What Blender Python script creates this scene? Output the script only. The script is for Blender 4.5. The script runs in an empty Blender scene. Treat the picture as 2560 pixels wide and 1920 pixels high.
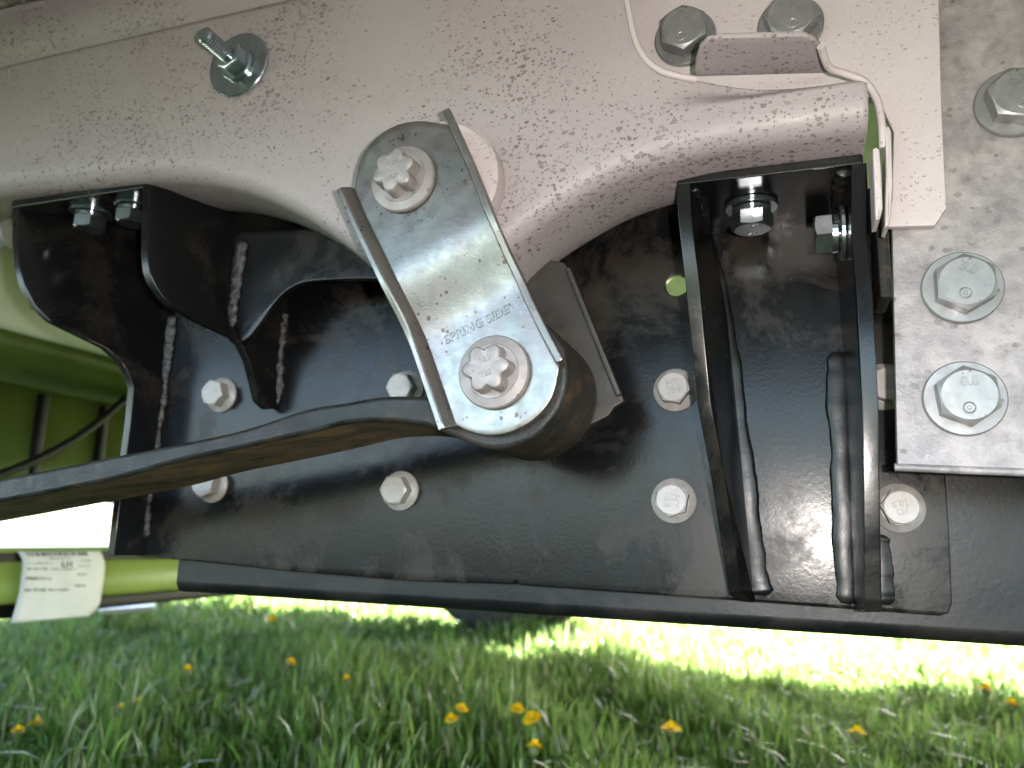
import bpy, bmesh, math, random
import numpy as np
from mathutils import Vector, Matrix
random.seed(7); rng = np.random.default_rng(7)
R = math.radians
scene = bpy.context.scene

# ------------------------------------------------------------------ camera, sky, sun, exposure
# world axes: X along the vehicle, Y across it (away from the photographer), Z up; metres
CAM_H = 0.30
FPX = 1923.0                                   # focal length in photo pixels (2560 wide)
def _n(v):
    v = np.array(v, float); return v / np.linalg.norm(v)
_Y = _n((680, -390, -1923)); _X = np.array((5559., 210., 1923.)); _X = _n(_X - _Y * _X.dot(_Y)); _Z = np.cross(_X, _Y)
cam = bpy.data.cameras.new('camera'); camo = bpy.data.objects.new('camera', cam)
scene.collection.objects.link(camo); scene.camera = camo
camo.matrix_world = Matrix(((*_X, 0), (*_Y, 0), (*_Z, CAM_H), (0, 0, 0, 1)))
cam.sensor_width = 36; cam.lens = FPX * 36 / 2560; cam.clip_start = 0.01; cam.clip_end = 2000
cam.dof.use_dof = True; cam.dof.focus_distance = 0.375; cam.dof.aperture_fstop = 9.0

SUN_EL, SUN_AZ = R(37), R(14)                 # sun high on the far side of the vehicle
world = bpy.data.worlds.new('World'); scene.world = world; world.use_nodes = True
wn = world.node_tree; bg = wn.nodes['Background']
sky = wn.nodes.new('ShaderNodeTexSky'); sky.sky_type = 'NISHITA'; sky.sun_disc = False
sky.sun_elevation = SUN_EL; sky.sun_rotation = SUN_AZ; sky.air_density = 1.0; sky.dust_density = 2.0; sky.ozone_density = 1.0
wn.links.new(sky.outputs['Color'], bg.inputs['Color']); bg.inputs['Strength'].default_value = 0.05
sun = bpy.data.lights.new('sun', 'SUN'); sun.energy = 5.0; sun.angle = R(0.5); sun.color = (1.0, 0.96, 0.9)
suno = bpy.data.objects.new('sun', sun); scene.collection.objects.link(suno)
sd = Vector((math.sin(SUN_AZ) * math.cos(SUN_EL), math.cos(SUN_AZ) * math.cos(SUN_EL), math.sin(SUN_EL)))
suno.rotation_euler = (-sd).to_track_quat('-Z', 'Y').to_euler(); suno.location = sd * 20
# the photographer's lit phone lamp: its round reflection shows in the black plate, its shadows fall to the left of the brackets
ph = bpy.data.lights.new('phone_lamp', 'POINT'); ph.energy = 0.235; ph.shadow_soft_size = 0.005; ph.color = (1.0, 0.91, 0.86)
pho = bpy.data.objects.new('phone_lamp', ph); scene.collection.objects.link(pho); pho.location = (0.034, -0.006, CAM_H + 0.004)
vs = scene.view_settings; vs.view_transform = 'Standard'; vs.look = 'None'; vs.exposure = 4.75; vs.gamma = 1.0; vs.use_curve_mapping = False
scene.cycles.use_denoising = True; scene.cycles.max_bounces = 8; scene.cycles.caustics_reflective = False; scene.cycles.caustics_refractive = False

# ------------------------------------------------------------------ measuring helpers
def ray(px, py):
    v = np.array((px - 1280, 960 - py, -FPX)); return np.array((v @ _X, v @ _Y, v @ _Z))
def P(px, py, y):                              # where a sight line meets the lengthways plane Y = y
    d = ray(px, py); q = d * (y / d[1]); return Vector((q[0], q[1], q[2] + CAM_H))
def PX(px, py, x):                             # ... the crosswise plane X = x
    d = ray(px, py); q = d * (x / d[0]); return Vector((q[0], q[1], q[2] + CAM_H))
def PZ(px, py, z):                             # ... the level plane Z = z
    d = ray(px, py); q = d * ((z - CAM_H) / d[2]); return Vector((q[0], q[1], z))

# ------------------------------------------------------------------ object helpers
def link(o): scene.collection.objects.link(o); return o
def tag(o, label, cat, group=None):
    o['label'] = label; o['category'] = cat
    if group: o['group'] = group
    return o
def thing(name, label, cat, loc=(0, 0, 0), group=None):
    o = link(bpy.data.objects.new(name, None)); o.location = loc; o.empty_display_size = .01
    return tag(o, label, cat, group)
def finish(me, ang=32):
    for p in me.polygons: p.use_smooth = True
    me.set_sharp_from_angle(angle=R(ang))
def mesh(name, vs_, fs, mat, parent=None, ang=32):
    """vertices in world coordinates; a child mesh is stored relative to its (unrotated) parent"""
    off = Vector((0, 0, 0)); p = parent
    while p is not None: off += p.location; p = p.parent
    me = bpy.data.meshes.new(name); me.from_pydata([tuple(Vector(v) - off) for v in vs_], [], fs)
    me.update(); me.validate()
    bm = bmesh.new(); bm.from_mesh(me); bmesh.ops.recalc_face_normals(bm, faces=bm.faces); bm.to_mesh(me); bm.free()
    finish(me, ang)
    for m in (mat if isinstance(mat, (list, tuple)) else [mat]): me.materials.append(m)
    o = link(bpy.data.objects.new(name, me)); o.parent = parent
    return o
def flat(o):                                   # keep big faces flat next to rounded edges
    w = o.modifiers.new('flat_faces', 'WEIGHTED_NORMAL'); w.keep_sharp = True; return o
def from_bm(name, bm, mat, parent=None, ang=32):
    vs_ = [v.co.copy() for v in bm.verts]; bm.verts.index_update()
    fs = [[v.index for v in f.verts] for f in bm.faces]; bm.free()
    return mesh(name, vs_, fs, mat, parent, ang)
def curve_to(name, cu, M, mat, parent, ang=32):
    tmp = link(bpy.data.objects.new('tmp', cu)); bpy.context.view_layer.update()
    me = bpy.data.meshes.new_from_object(tmp.evaluated_get(bpy.context.evaluated_depsgraph_get()))
    bpy.data.objects.remove(tmp); bpy.data.curves.remove(cu)
    bm = bmesh.new(); bm.from_mesh(me); bpy.data.meshes.remove(me)
    bmesh.ops.remove_doubles(bm, verts=bm.verts, dist=1e-6)
    bmesh.ops.transform(bm, matrix=M, verts=bm.verts)
    return from_bm(name, bm, mat, parent, ang)
def plate(name, pts, th, M, mat, parent, bev=.0006, holes=(), ang=32):
    """flat sheet of thickness th with softened edges; pts are 2-D in the frame M (its z axis is the sheet's normal, sheet lies z 0..th)"""
    cu = bpy.data.curves.new(name, 'CURVE'); cu.dimensions = '2D'; cu.fill_mode = 'BOTH'
    cu.extrude = th / 2 - bev; cu.bevel_depth = bev; cu.bevel_resolution = 1; cu.offset = -bev
    for loop in (pts, *holes):
        s = cu.splines.new('POLY'); s.points.add(len(loop) - 1); s.use_cyclic_u = True
        for p, q in zip(s.points, loop): p.co = (q[0], q[1], 0, 1)
    return flat(curve_to(name, cu, M @ Matrix.Translation((0, 0, th / 2)), mat, parent, ang))
def frame(o, ux, uy):
    ux = Vector(ux).normalized(); uy = Vector(uy); uz = ux.cross(uy).normalized(); uy = uz.cross(ux)
    M = Matrix((ux, uy, uz)).transposed().to_4x4(); M.translation = Vector(o); return M
def XZ(y):  return frame((0, y, 0), (1, 0, 0), (0, 0, 1))        # normal -Y (towards the camera)
def sheet(name, pix, y, th, mat, parent, **k):                   # sheet facing the camera with its front at Y = y
    pts = [P(a, b, y) for a, b in pix]
    return plate(name, [(p.x, p.z) for p in pts], th, XZ(y + th), mat, parent, **k)
def smooth_path(pts, n=8, closed=False):                         # Catmull-Rom through points
    pts = [Vector(p) for p in pts]; out = []; N = len(pts)
    for i in range(N if closed else N - 1):
        if closed: a, b, c, d = (pts[(i + k - 1) % N] for k in range(4))
        else: a, b, c, d = pts[max(i - 1, 0)], pts[i], pts[i + 1], pts[min(i + 2, N - 1)]
        for k in range(n):
            t = k / n
            out.append(.5 * (2 * b + (c - a) * t + (2 * a - 5 * b + 4 * c - d) * t * t + (3 * b - a - 3 * c + d) * t ** 3))
    if not closed: out.append(pts[-1])
    return out
def tube(name, path, rad, mat, parent=None, seg=10, ang=60, flat=None, jit=0.):
    """rad: number or function(i, n); flat=(axis, factor) squashes it"""
    path = [Vector(p) for p in path]; n = len(path); V = []; Fc = []
    up = Vector((.13, .2, .97))
    for i, p in enumerate(path):
        t = (path[min(i + 1, n - 1)] - path[max(i - 1, 0)]).normalized()
        a = t.cross(up); a = a.normalized() if a.length > 1e-4 else Vector((1, 0, 0)); b = t.cross(a)
        r = rad(i, n) if callable(rad) else rad
        for k in range(seg):
            w = 2 * math.pi * k / seg; q = (a * math.cos(w) + b * math.sin(w)) * r * (1 + random.uniform(-jit, jit))
            if flat: ax = Vector(flat[0]); q -= ax * q.dot(ax) * (1 - flat[1])
            V.append(p + q)
    for i in range(n - 1):
        for k in range(seg):
            k2 = (k + 1) % seg; Fc.append((i * seg + k, i * seg + k2, (i + 1) * seg + k2, (i + 1) * seg + k))
    Fc.append(tuple(range(seg))[::-1]); Fc.append(tuple((n - 1) * seg + k for k in range(seg)))
    return mesh(name, V, Fc, mat, parent, ang)
def weld(name, path, r, mat, parent, rough=1., squash=.45):                  # a weld run fused along a joint
    path = smooth_path(path, 16); ph_ = random.uniform(0, 6); n_ = len(path)
    q = [p + Vector((math.sin(i * .37 + ph_), 0, 0)) * r * .07 for i, p in enumerate(path)]
    return tube(name, q, lambda i, n: r * (1 + .10 * math.sin(i * .21 + ph_) + .07 * rough * math.sin(i * .83) + rough * random.uniform(-.05, .05)) * min(1, .45 + min(i, n - 1 - i) * .2), mat, parent, seg=14, ang=85, jit=.02 * rough, flat=((0, 1, 0), squash))
def rings(rs, n=48):                                             # rs: (radius or f(theta), z) bottom to top -> verts, faces
    V = []; Fc = []
    for r, z in rs:
        for k in range(n):
            t = 2 * math.pi * k / n; q = r(t) if callable(r) else r
            V.append((q * math.cos(t), q * math.sin(t), z(t) if callable(z) else z))
    for i in range(len(rs) - 1):
        for k in range(n):
            k2 = (k + 1) % n; Fc.append((i * n + k, i * n + k2, (i + 1) * n + k2, (i + 1) * n + k))
    Fc.append(tuple(range(n))[::-1]); Fc.append(tuple((len(rs) - 1) * n + k for k in range(n)))
    return V, Fc
def box(name, lo, hi, mat, parent=None, bev=.002, seg=2):
    bm = bmesh.new(); bmesh.ops.create_cube(bm, size=1)
    for v in bm.verts: v.co = Vector([(lo[i] + hi[i]) / 2 + v.co[i] * (hi[i] - lo[i]) for i in range(3)])
    if bev: bmesh.ops.bevel(bm, geom=bm.edges, offset=bev, segments=seg, profile=.5, affect='EDGES')
    return flat(from_bm(name, bm, mat, parent))
_txt = {}
def text_mesh(body, size, ext, sx=1.0):
    key = (body, size, ext, sx)
    if key in _txt: return _txt[key]
    cu = bpy.data.curves.new('t', 'FONT'); cu.body = body; cu.size = size; cu.extrude = ext; cu.align_x = 'CENTER'; cu.align_y = 'CENTER'
    cu.resolution_u = 3; cu.bevel_depth = ext * .5; cu.bevel_resolution = 0; cu.space_line = .85
    tmp = link(bpy.data.objects.new('tmp', cu)); bpy.context.view_layer.update()
    me = bpy.data.meshes.new_from_object(tmp.evaluated_get(bpy.context.evaluated_depsgraph_get()))
    bpy.data.objects.remove(tmp); bpy.data.curves.remove(cu)
    for v in me.vertices: v.co.x *= sx
    _txt[key] = me; return me
def text(name, body, size, ext, mat, parent, M, sx=1.0):
    me = text_mesh(body, size, ext, sx)
    if not me.materials: me.materials.append(mat)
    o = link(bpy.data.objects.new(name, me)); o.parent = parent; o.matrix_local = M; return o

# ------------------------------------------------------------------ materials
class NT:
    def __init__(s, name):
        s.m = bpy.data.materials.new(name); s.m.use_nodes = True; s.t = s.m.node_tree
        s.b = s.t.nodes['Principled BSDF']; s.co = s.t.nodes.new('ShaderNodeTexCoord').outputs['Object']
    def n(s, ty, **k):
        x = s.t.nodes.new('ShaderNode' + ty)
        for a, v in k.items(): setattr(x, a, v)
        return x
    def l(s, a, b): s.t.links.new(a, b)
    def set(s, **k):
        for a, v in k.items(): s.b.inputs[a.replace('_', ' ')].default_value = v
    def mapv(s, scale, co=None, rot=(0, 0, 0)):
        m = s.n('Mapping'); m.inputs['Scale'].default_value = scale; m.inputs['Rotation'].default_value = rot
        s.l(co or s.co, m.inputs['Vector']); return m.outputs[0]
    def noise(s, scale, detail=4, rough=.55, co=None, dist=0):
        x = s.n('TexNoise'); x.inputs['Scale'].default_value = scale; x.inputs['Detail'].default_value = detail
        x.inputs['Roughness'].default_value = rough; x.inputs['Distortion'].default_value = dist
        s.l(co or s.co, x.inputs['Vector']); return x.outputs['Fac']
    def ramp(s, fac, stops):
        r = s.n('ValToRGB'); e = r.color_ramp.elements
        while len(e) < len(stops): e.new(.5)
        for q, (p, c) in zip(e, stops):
            q.position = p; q.color = (*c, 1) if hasattr(c, '__len__') else (c, c, c, 1)
        s.l(fac, r.inputs[0]); return r.outputs[0]
    def math(s, op, a, b=None, clamp=False):
        x = s.n('Math', operation=op, use_clamp=clamp)
        for i, v in enumerate((a, b)):
            if v is None: continue
            if isinstance(v, (int, float)): x.inputs[i].default_value = v
            else: s.l(v, x.inputs[i])
        return x.outputs[0]
    def mix(s, fac, a, b, blend='MIX'):
        x = s.n('Mix', data_type='RGBA', blend_type=blend)
        for i, v in ((0, fac), (6, a), (7, b)):
            if isinstance(v, (int, float)): x.inputs[i].default_value = v
            elif isinstance(v, tuple): x.inputs[i].default_value = (*v, 1)
            else: s.l(v, x.inputs[i])
        return x.outputs[2]
    def bump(s, h, strength, dist, normal=None):
        x = s.n('Bump'); x.inputs['Strength'].default_value = strength; x.inputs['Distance'].default_value = dist
        s.l(h, x.inputs['Height'])
        if normal: s.l(normal, x.inputs['Normal'])
        s.l(x.outputs[0], s.b.inputs['Normal']); return x.outputs[0]
    def pits(s, scale, lo, hi, mask=None, stretch=(1, 1, 1), rot=(0, 0, 0)):
        """1 inside scattered small pits of differing size, 0 between them"""
        wob = s.n('TexNoise'); wob.inputs['Scale'].default_value = scale * 1.3
        s.l(s.co, wob.inputs['Vector'])
        ad = s.n('VectorMath', operation='MULTIPLY_ADD'); s.l(wob.outputs['Color'], ad.inputs[0])
        ad.inputs[1].default_value = (.5 / scale,) * 3; s.l(s.mapv(stretch, rot=rot), ad.inputs[2])
        v = s.n('TexVoronoi'); v.inputs['Scale'].default_value = scale; s.l(ad.outputs[0], v.inputs['Vector'])
        sep = s.n('SeparateColor'); s.l(v.outputs['Color'], sep.inputs[0])
        r = s.n('MapRange'); r.inputs[1].default_value = lo; r.inputs[2].default_value = 1.; r.inputs[3].default_value = 0; r.inputs[4].default_value = hi
        s.l(sep.outputs[0], r.inputs[0]); rad = r.outputs[0]
        if mask is not None: rad = s.math('MULTIPLY', rad, mask)
        d = s.math('SUBTRACT', rad, v.outputs['Distance'])
        m = s.n('MapRange'); m.interpolation_type = 'SMOOTHSTEP'; m.inputs[1].default_value = 0.0; m.inputs[2].default_value = .1
        s.l(d, m.inputs[0]); return m.outputs[0]

def rail_material(name, base, dirt, pit=1.0, grime=.35):
    t = NT(name)
    big = t.noise(9, 5, .6); tone = t.mix(t.ramp(big, [(.35, 0.), (.7, 1.)]), base, tuple(c * q for c, q in zip(base, (.9, .86, .9))))
    fine = t.noise(900, 2); tone = t.mix(t.math('MULTIPLY', t.ramp(fine, [(.4, 0.), (.75, 1.)]), .12), tone, tuple(c * .6 for c in base))
    patch = t.ramp(t.noise(11, 3, .6), [(.38, .3), (.58, 1.05)])
    p1 = t.pits(300, .35, .55 * pit, patch, (1, 1, 1.5), (0, R(12), 0)); p2 = t.pits(620, .35, .55 * pit, patch); p3 = t.pits(150, .88, .26 * pit, None, (1, 1, 1.6), (0, R(15), 0))
    allp = t.math('MAXIMUM', t.math('MAXIMUM', p1, p2), p3)
    dust = t.math('MULTIPLY', t.math('MULTIPLY', allp, t.ramp(t.noise(70, 3), [(.3, .25), (.65, 1.)])), .72)
    col = t.mix(dust, tone, dirt)
    g = t.math('MULTIPLY', t.ramp(t.noise(26, 8, .72, dist=.6), [(.55, 0.), (.72, 1.)]), grime)
    col = t.mix(g, col, tuple(c * .62 for c in base)); t.l(col, t.b.inputs['Base Color'])
    t.l(t.ramp(t.noise(60, 4), [(.3, .38), (.7, .56)]), t.b.inputs['Roughness'])
    h = t.math('SUBTRACT', t.math('MULTIPLY', t.noise(420, 3), .22), t.math('MULTIPLY', allp, 1.0))
    t.bump(h, .6, .0009); t.set(Specular_IOR_Level=.4)
    return t.m
M_rail = rail_material('rail_paint', (.455, .41, .425), (.13, .10, .085))
M_white = rail_material('white_plate_paint', (.66, .60, .605), (.42, .35, .30), .7, .15)

t = NT('galvanised_steel')
spang = t.noise(30, 6, .7); cl = t.noise(95, 5, .65)
base = t.mix(t.ramp(spang, [(.40, 0.), (.60, 1.)]), (.22, .205, .215), (.42, .38, .385))
base = t.mix(t.math('MULTIPLY', t.ramp(cl, [(.42, 0.), (.66, 1.)]), .55), base, (.20, .185, .185))
base = t.mix(t.math('MULTIPLY', t.pits(170, .7, .4, None, (1, 1, 1.3)), .6), base, (.08, .065, .06))
vo = t.n('TexVoronoi'); vo.inputs['Scale'].default_value = 210; t.l(t.co, vo.inputs['Vector']); sp_c = t.n('SeparateColor'); t.l(vo.outputs['Color'], sp_c.inputs[0])
base = t.mix(t.math('MULTIPLY', sp_c.outputs[0], .28), base, (.52, .48, .485))
base = t.mix(t.math('MULTIPLY', t.ramp(t.noise(48, 9, .78), [(.56, 0.), (.68, 1.)]), .7), base, (.13, .115, .11))
t.l(base, t.b.inputs['Base Color']); t.set(Metallic=.2); t.l(t.ramp(spang, [(.3, .42), (.7, .62)]), t.b.inputs['Roughness'])
t.bump(t.math('ADD', t.noise(260, 5, .65), t.noise(900, 2)), .35, .0006); M_galv = t.m

def zinc(name, base, metallic, rough, spots=.5, tint=None):
    t = NT(name)
    c = t.mix(t.ramp(t.noise(90, 5, .6), [(.35, 0.), (.7, 1.)]), base, tuple(q * .72 for q in base))
    if tint: c = t.mix(t.ramp(t.noise(28, 3, .5, dist=.5), [(.42, 0.), (.62, 1.)]), c, tint)
    sp = t.pits(420, .5, .6, t.ramp(t.noise(55, 4, .6), [(.45, 0.), (.62, 1.)]))
    c = t.mix(t.math('MULTIPLY', sp, spots), c, (.10, .065, .04))
    t.l(c, t.b.inputs['Base Color']); t.set(Metallic=metallic)
    t.l(t.ramp(t.noise(160, 4), [(.3, rough * .8), (.7, rough * 1.3)]), t.b.inputs['Roughness'])
    t.bump(t.noise(700, 3), .14, .0004); return t.m
M_shackle = zinc('zinc_shackle', (.31, .31, .29), .88, .32, .8, (.28, .245, .235))
M_bolt = zinc('zinc_bolt', (.34, .34, .342), .6, .42, .7)
M_bright = zinc('bright_zinc', (.56, .62, .66), .95, .17, .1)
M_dull = zinc('dull_zinc', (.09, .088, .08), .6, .45, .8, (.07, .06, .055))
M_geo = zinc('grey_flake_coating', (.40, .365, .365), .45, .5, .45)
t = NT('white_coating'); t.l(t.mix(t.ramp(t.noise(200, 4), [(.35, 0.), (.7, 1.)]), (.46, .43, .42), (.36, .34, .33)), t.b.inputs['Base Color'])
t.set(Roughness=.42, Metallic=.1); t.bump(t.noise(800, 2), .1, .0004); M_wbolt = t.m

def black(name, rough, peel, dust=.3, spec=.5, base=(.007, .007, .008)):
    t = NT(name)
    d = t.math('MULTIPLY', t.ramp(t.noise(15, 9, .72, dist=.5), [(.50, 0.), (.60, 1.)]), dust)
    c = t.mix(d, base, (.05, .039, .031))
    c = t.mix(t.math('MULTIPLY', t.pits(60, .93, .3), .8), c, (.002, .002, .002))
    t.l(c, t.b.inputs['Base Color'])
    t.l(t.math('ADD', t.ramp(t.noise(23, 6, .65), [(.35, rough * .8), (.7, rough * 1.25)]), t.math('MULTIPLY', d, .25)), t.b.inputs['Roughness'])
    p = t.noise(430, 2, .5); t.bump(p, peel, .00022); t.set(Specular_IOR_Level=spec); return t.m
M_black = black('black_powder_coat', .215, .2, .55, .27)
M_gloss = black('black_gloss_coat', .20, .10, .3, .4)
M_beam = black('black_beam_coat', .34, .30, .3, .4)
M_weld = black('painted_weld', .30, .3, .3, .35)
t = NT('rough_weld'); t.l(t.mix(t.ramp(t.noise(260, 5, .7), [(.45, 0.), (.62, 1.)]), (.008, .008, .008), (.10, .085, .085)), t.b.inputs['Base Color'])
t.set(Roughness=.24, Specular_IOR_Level=.8); t.bump(t.noise(420, 4, .7), .9, .0012); M_weld2 = t.m
t = NT('spring_steel'); t.l(t.mix(t.ramp(t.noise(60, 6, .65), [(.4, 0.), (.68, 1.)]), t.mix(t.ramp(t.noise(24, 8, .75), [(.52, 0.), (.66, 1.)]), (.007, .008, .009), (.05, .03, .017)), (.028, .027, .027)), t.b.inputs['Base Color'])
t.l(t.ramp(t.noise(120, 4), [(.3, .36), (.7, .6)]), t.b.inputs['Roughness']); t.bump(t.noise(500, 5, .65), .5, .0008); M_spring = t.m
t = NT('rusty_spring_underside'); s_ = t.noise(34, 8, .72, co=t.mapv((.7, 1.6, 1.6)), dist=.3)
t.l(t.ramp(s_, [(.32, (.03, .027, .02)), (.44, (.095, .072, .048)), (.55, (.20, .14, .09)), (.68, (.34, .17, .07))]), t.b.inputs['Base Color'])
t.set(Roughness=.62); t.bump(t.noise(400, 6, .7), .9, .0014); M_rust = t.m
t = NT('rusty_spring_eye'); s_ = t.noise(60, 8, .75)
t.l(t.ramp(s_, [(.36, (.012, .012, .011)), (.52, (.035, .027, .02)), (.62, (.10, .058, .028)), (.74, (.24, .11, .035))]), t.b.inputs['Base Color'])
t.set(Roughness=.55); t.bump(t.noise(350, 6, .7), .8, .0012); M_eye = t.m
t = NT('dark_rubber'); t.l(t.mix(t.ramp(t.noise(120, 6, .7), [(.48, 0.), (.66, 1.)]), (.02, .02, .02), (.09, .065, .045)), t.b.inputs['Base Color'])
t.set(Roughness=.7); t.bump(t.noise(500, 4), .5, .001); M_rubber = t.m
t = NT('pale_body_paint'); t.l(t.mix(t.ramp(t.noise(3, 4), [(.35, 0.), (.7, 1.)]), (.74, .73, .63), (.64, .64, .55)), t.b.inputs['Base Color'])
t.set(Roughness=.3); M_body = t.m
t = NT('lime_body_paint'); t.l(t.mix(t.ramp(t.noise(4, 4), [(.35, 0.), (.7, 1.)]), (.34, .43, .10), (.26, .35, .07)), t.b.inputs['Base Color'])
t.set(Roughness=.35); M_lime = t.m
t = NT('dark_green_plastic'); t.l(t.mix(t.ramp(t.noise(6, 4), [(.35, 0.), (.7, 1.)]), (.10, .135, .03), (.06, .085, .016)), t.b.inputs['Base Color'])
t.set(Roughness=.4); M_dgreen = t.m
t = NT('floor_panel_paint'); t.l(t.mix(t.ramp(t.noise(20, 7, .65), [(.4, 0.), (.7, 1.)]), (.36, .36, .37), (.25, .25, .26)), t.b.inputs['Base Color'])
t.set(Roughness=.5); t.bump(t.noise(300, 4), .3, .001); M_floor = t.m
t = NT('seam_sealer'); t.l(t.mix(t.ramp(t.noise(150, 6, .7), [(.45, 0.), (.65, 1.)]), (.10, .075, .06), (.35, .31, .30)), t.b.inputs['Base Color'])
t.set(Roughness=.7); t.bump(t.noise(300, 5), .6, .002); M_seal = t.m
t = NT('label_paper'); t.l(t.mix(t.ramp(t.noise(40, 4), [(.3, 0.), (.7, 1.)]), (.78, .79, .80), (.70, .72, .74)), t.b.inputs['Base Color']); t.set(Roughness=.55); M_paper = t.m
t = NT('label_ink'); t.set(Base_Color=(.025, .03, .025, 1), Roughness=.6); M_ink = t.m
t = NT('black_plastic'); t.l(t.mix(t.ramp(t.noise(40, 5), [(.4, 0.), (.7, 1.)]), (.006, .006, .006), (.012, .012, .011)), t.b.inputs['Base Color']); t.set(Roughness=.5, Specular_IOR_Level=.25); M_plast = t.m

# grass: colour varies from blade to blade
t = NT('grass_blade'); at = t.n('Attribute', attribute_name='tone'); t.l(at.outputs['Color'], t.b.inputs['Base Color']); t.set(Roughness=.25, Specular_IOR_Level=.5)
tr = t.n('BsdfTranslucent'); t.l(t.mix(.45, at.outputs['Color'], (.36, .48, .16)), tr.inputs['Color'])
mx = t.n('MixShader'); mx.inputs[0].default_value = .5; out = t.t.nodes['Material Output']
t.l(t.b.outputs[0], mx.inputs[1]); t.l(tr.outputs[0], mx.inputs[2]); t.l(mx.outputs[0], out.inputs['Surface']); M_grass = t.m
t = NT('lawn_soil'); t.l(t.ramp(t.noise(9, 8, .7), [(.3, (.026, .032, .014)), (.55, (.045, .062, .026)), (.75, (.065, .085, .038))]), t.b.inputs['Base Color'])
t.set(Roughness=.9); t.bump(t.noise(60, 6), 1, .03); M_ground = t.m
t = NT('dandelion_petal'); t.l(t.mix(t.ramp(t.noise(150, 3), [(.35, 0.), (.7, 1.)]), (.90, .66, .02), (.86, .54, .01)), t.b.inputs['Base Color']); t.set(Roughness=.85, Specular_IOR_Level=.05); M_petal = t.m
t = NT('flower_stem'); t.l(t.mix(t.ramp(t.noise(100, 3), [(.35, 0.), (.7, 1.)]), (.10, .15, .03), (.16, .12, .04)), t.b.inputs['Base Color']); t.set(Roughness=.5); M_stem = t.m

# ------------------------------------------------------------------ ground
g = mesh('ground', [(-600, -600, 0), (600, -600, 0), (600, 600, 0), (-600, 600, 0)], [(0, 1, 2, 3)], M_ground); g['kind'] = 'structure'

# ------------------------------------------------------------------ vehicle body above (floor panel seen in the top left corner)
YR, YB = .345, .405                            # chassis rail: outer and inner side
ZF = .632                                      # underside of its top flange
vb = thing('vehicle_floor', 'grey floor panel of the vehicle above the pale rail, top left corner', 'vehicle body', (-.6, .3, ZF + .004))
box('floor_panel', (-1.9, -.37, ZF + .004), (3.2, 2.42, ZF + .03), M_floor, vb, .004)
box('body_shell', (-1.95, -.40, ZF + .0305), (3.25, 2.45, 3.3), M_body, vb, .05)  # unseen upper body; overhang and height enlarged for the shade they cast
box('far_sun_blocker', (-1.94, 2.38, .21), (-.45, 2.43, ZF + .0035), M_plast, vb, .01)  # added out of view to keep the sun off the left of the lawn
box('near_sky_blocker', (-.30, -.39, .55), (3.24, -.34, ZF + .0035), M_plast, vb, .01)  # added out of view to cut low sky light on the black plate
tube('seam_sealer', [(-.9 + .02 * i + .003 * random.random(), .313 + random.uniform(-.0012, .0012), ZF + .001) for i in range(60)],
     lambda i, n: .0028 * random.uniform(.7, 1.4), M_seal, vb, 8, jit=.1)

# ------------------------------------------------------------------ chassis rail
rail = thing('chassis_rail', 'pitted pale pinkish chassis rail arching over the spring shackle', 'chassis rail', (-.2, .37, .45))
low = [(-420, 530), (0, 474), (200, 454), (330, 438), (420, 438), (505, 445), (622, 474), (739, 528), (860, 610), (940, 690), (1040, 745), (1140, 742), (1215, 668), (1286, 585), (1383, 517), (1519, 437), (1660, 388), (1800, 355), (2000, 326), (2190, 299)]
lp = [P(a, b, YR) for a, b in low]; lx = np.array([p.x for p in lp]); lz = np.array([p.z for p in lp])
gx = np.linspace(lx[0], lx[-1], 500); gz = np.interp(gx, lx, lz)
k_ = np.hanning(31); k_ /= k_.sum(); gz = np.convolve(np.pad(gz, 15, mode='edge'), k_, 'valid')
zlow = lambda x: float(np.interp(x, gx, gz))
cut = [(1566, -40), (1568, 0), (1577, 50), (1586, 92), (1597, 124), (1612, 150), (1632, 171), (1658, 186), (1690, 192), (1740, 193), (1800, 192), (1900, 190), (2000, 188), (2070, 186), (2120, 196), (2162, 208), (2176, 222)]
cp = [P(a, b, YR + .002) for a, b in cut]
ridge = P(1960, 228, YR).z
XE = P(2174, 300, YR).x
def sst(a, b, v): v = min(max((v - a) / (b - a), 0), 1); return v * v * (3 - 2 * v)
def face_y(x, z):
    return YR + .014 * sst(cp[7].x - .006, cp[10].x + .02, x) * sst(ridge - .002, ridge + .010, z)
ZC = ZF - .018
def rail_profile(x, zt):
    zb = zlow(x); rb = .013; pr = []
    for f in np.linspace(0, 1, 30):
        z = zt + (zb + rb - zt) * f; pr.append((face_y(x, z), z))
    pr += [(YR + rb * (1 - math.cos(a)), zb + rb - rb * math.sin(a)) for a in np.linspace(0, math.pi / 2, 7)[1:]]
    for f in (.3, .7, 1): pr.append((YR + rb + (YB - .006 - YR - rb) * f, zb - .0015 * math.sin(f * 3)))
    pr += [(YB - .006 + .006 * math.sin(a), zb + .006 - .006 * math.cos(a)) for a in (math.pi / 6, math.pi / 3, math.pi / 2)]
    return pr + [(YB, zb + .03), (YB, .62)]
def skin(name, xs, profs, mat, parent):
    V = []; Fc = []; m = len(profs[0])
    for x, pr in zip(xs, profs): V += [(x, a, b) for a, b in pr]
    for i in range(len(xs) - 1):
        for k in range(m - 1): Fc.append((i * m + k, (i + 1) * m + k, (i + 1) * m + k + 1, i * m + k + 1))
    o = mesh(name, V, Fc, mat, parent, 50)
    if sum(p.normal.y * p.area for p in o.data.polygons if p.center.y + o.parent.location.y < YR + .03) > 0: o.data.flip_normals()
    s = o.modifiers.new('thickness', 'SOLIDIFY'); s.thickness = .003; s.offset = -1
    return o
cx = np.array([p.x for p in cp]); cz = np.array([p.z for p in cp]); cz[0] = ZC
xs1 = np.linspace(gx[0], cp[0].x, 90)
xs2 = np.concatenate([xs1, cx[1:8], np.linspace(cx[7], XE, 40)[1:]])
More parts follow.
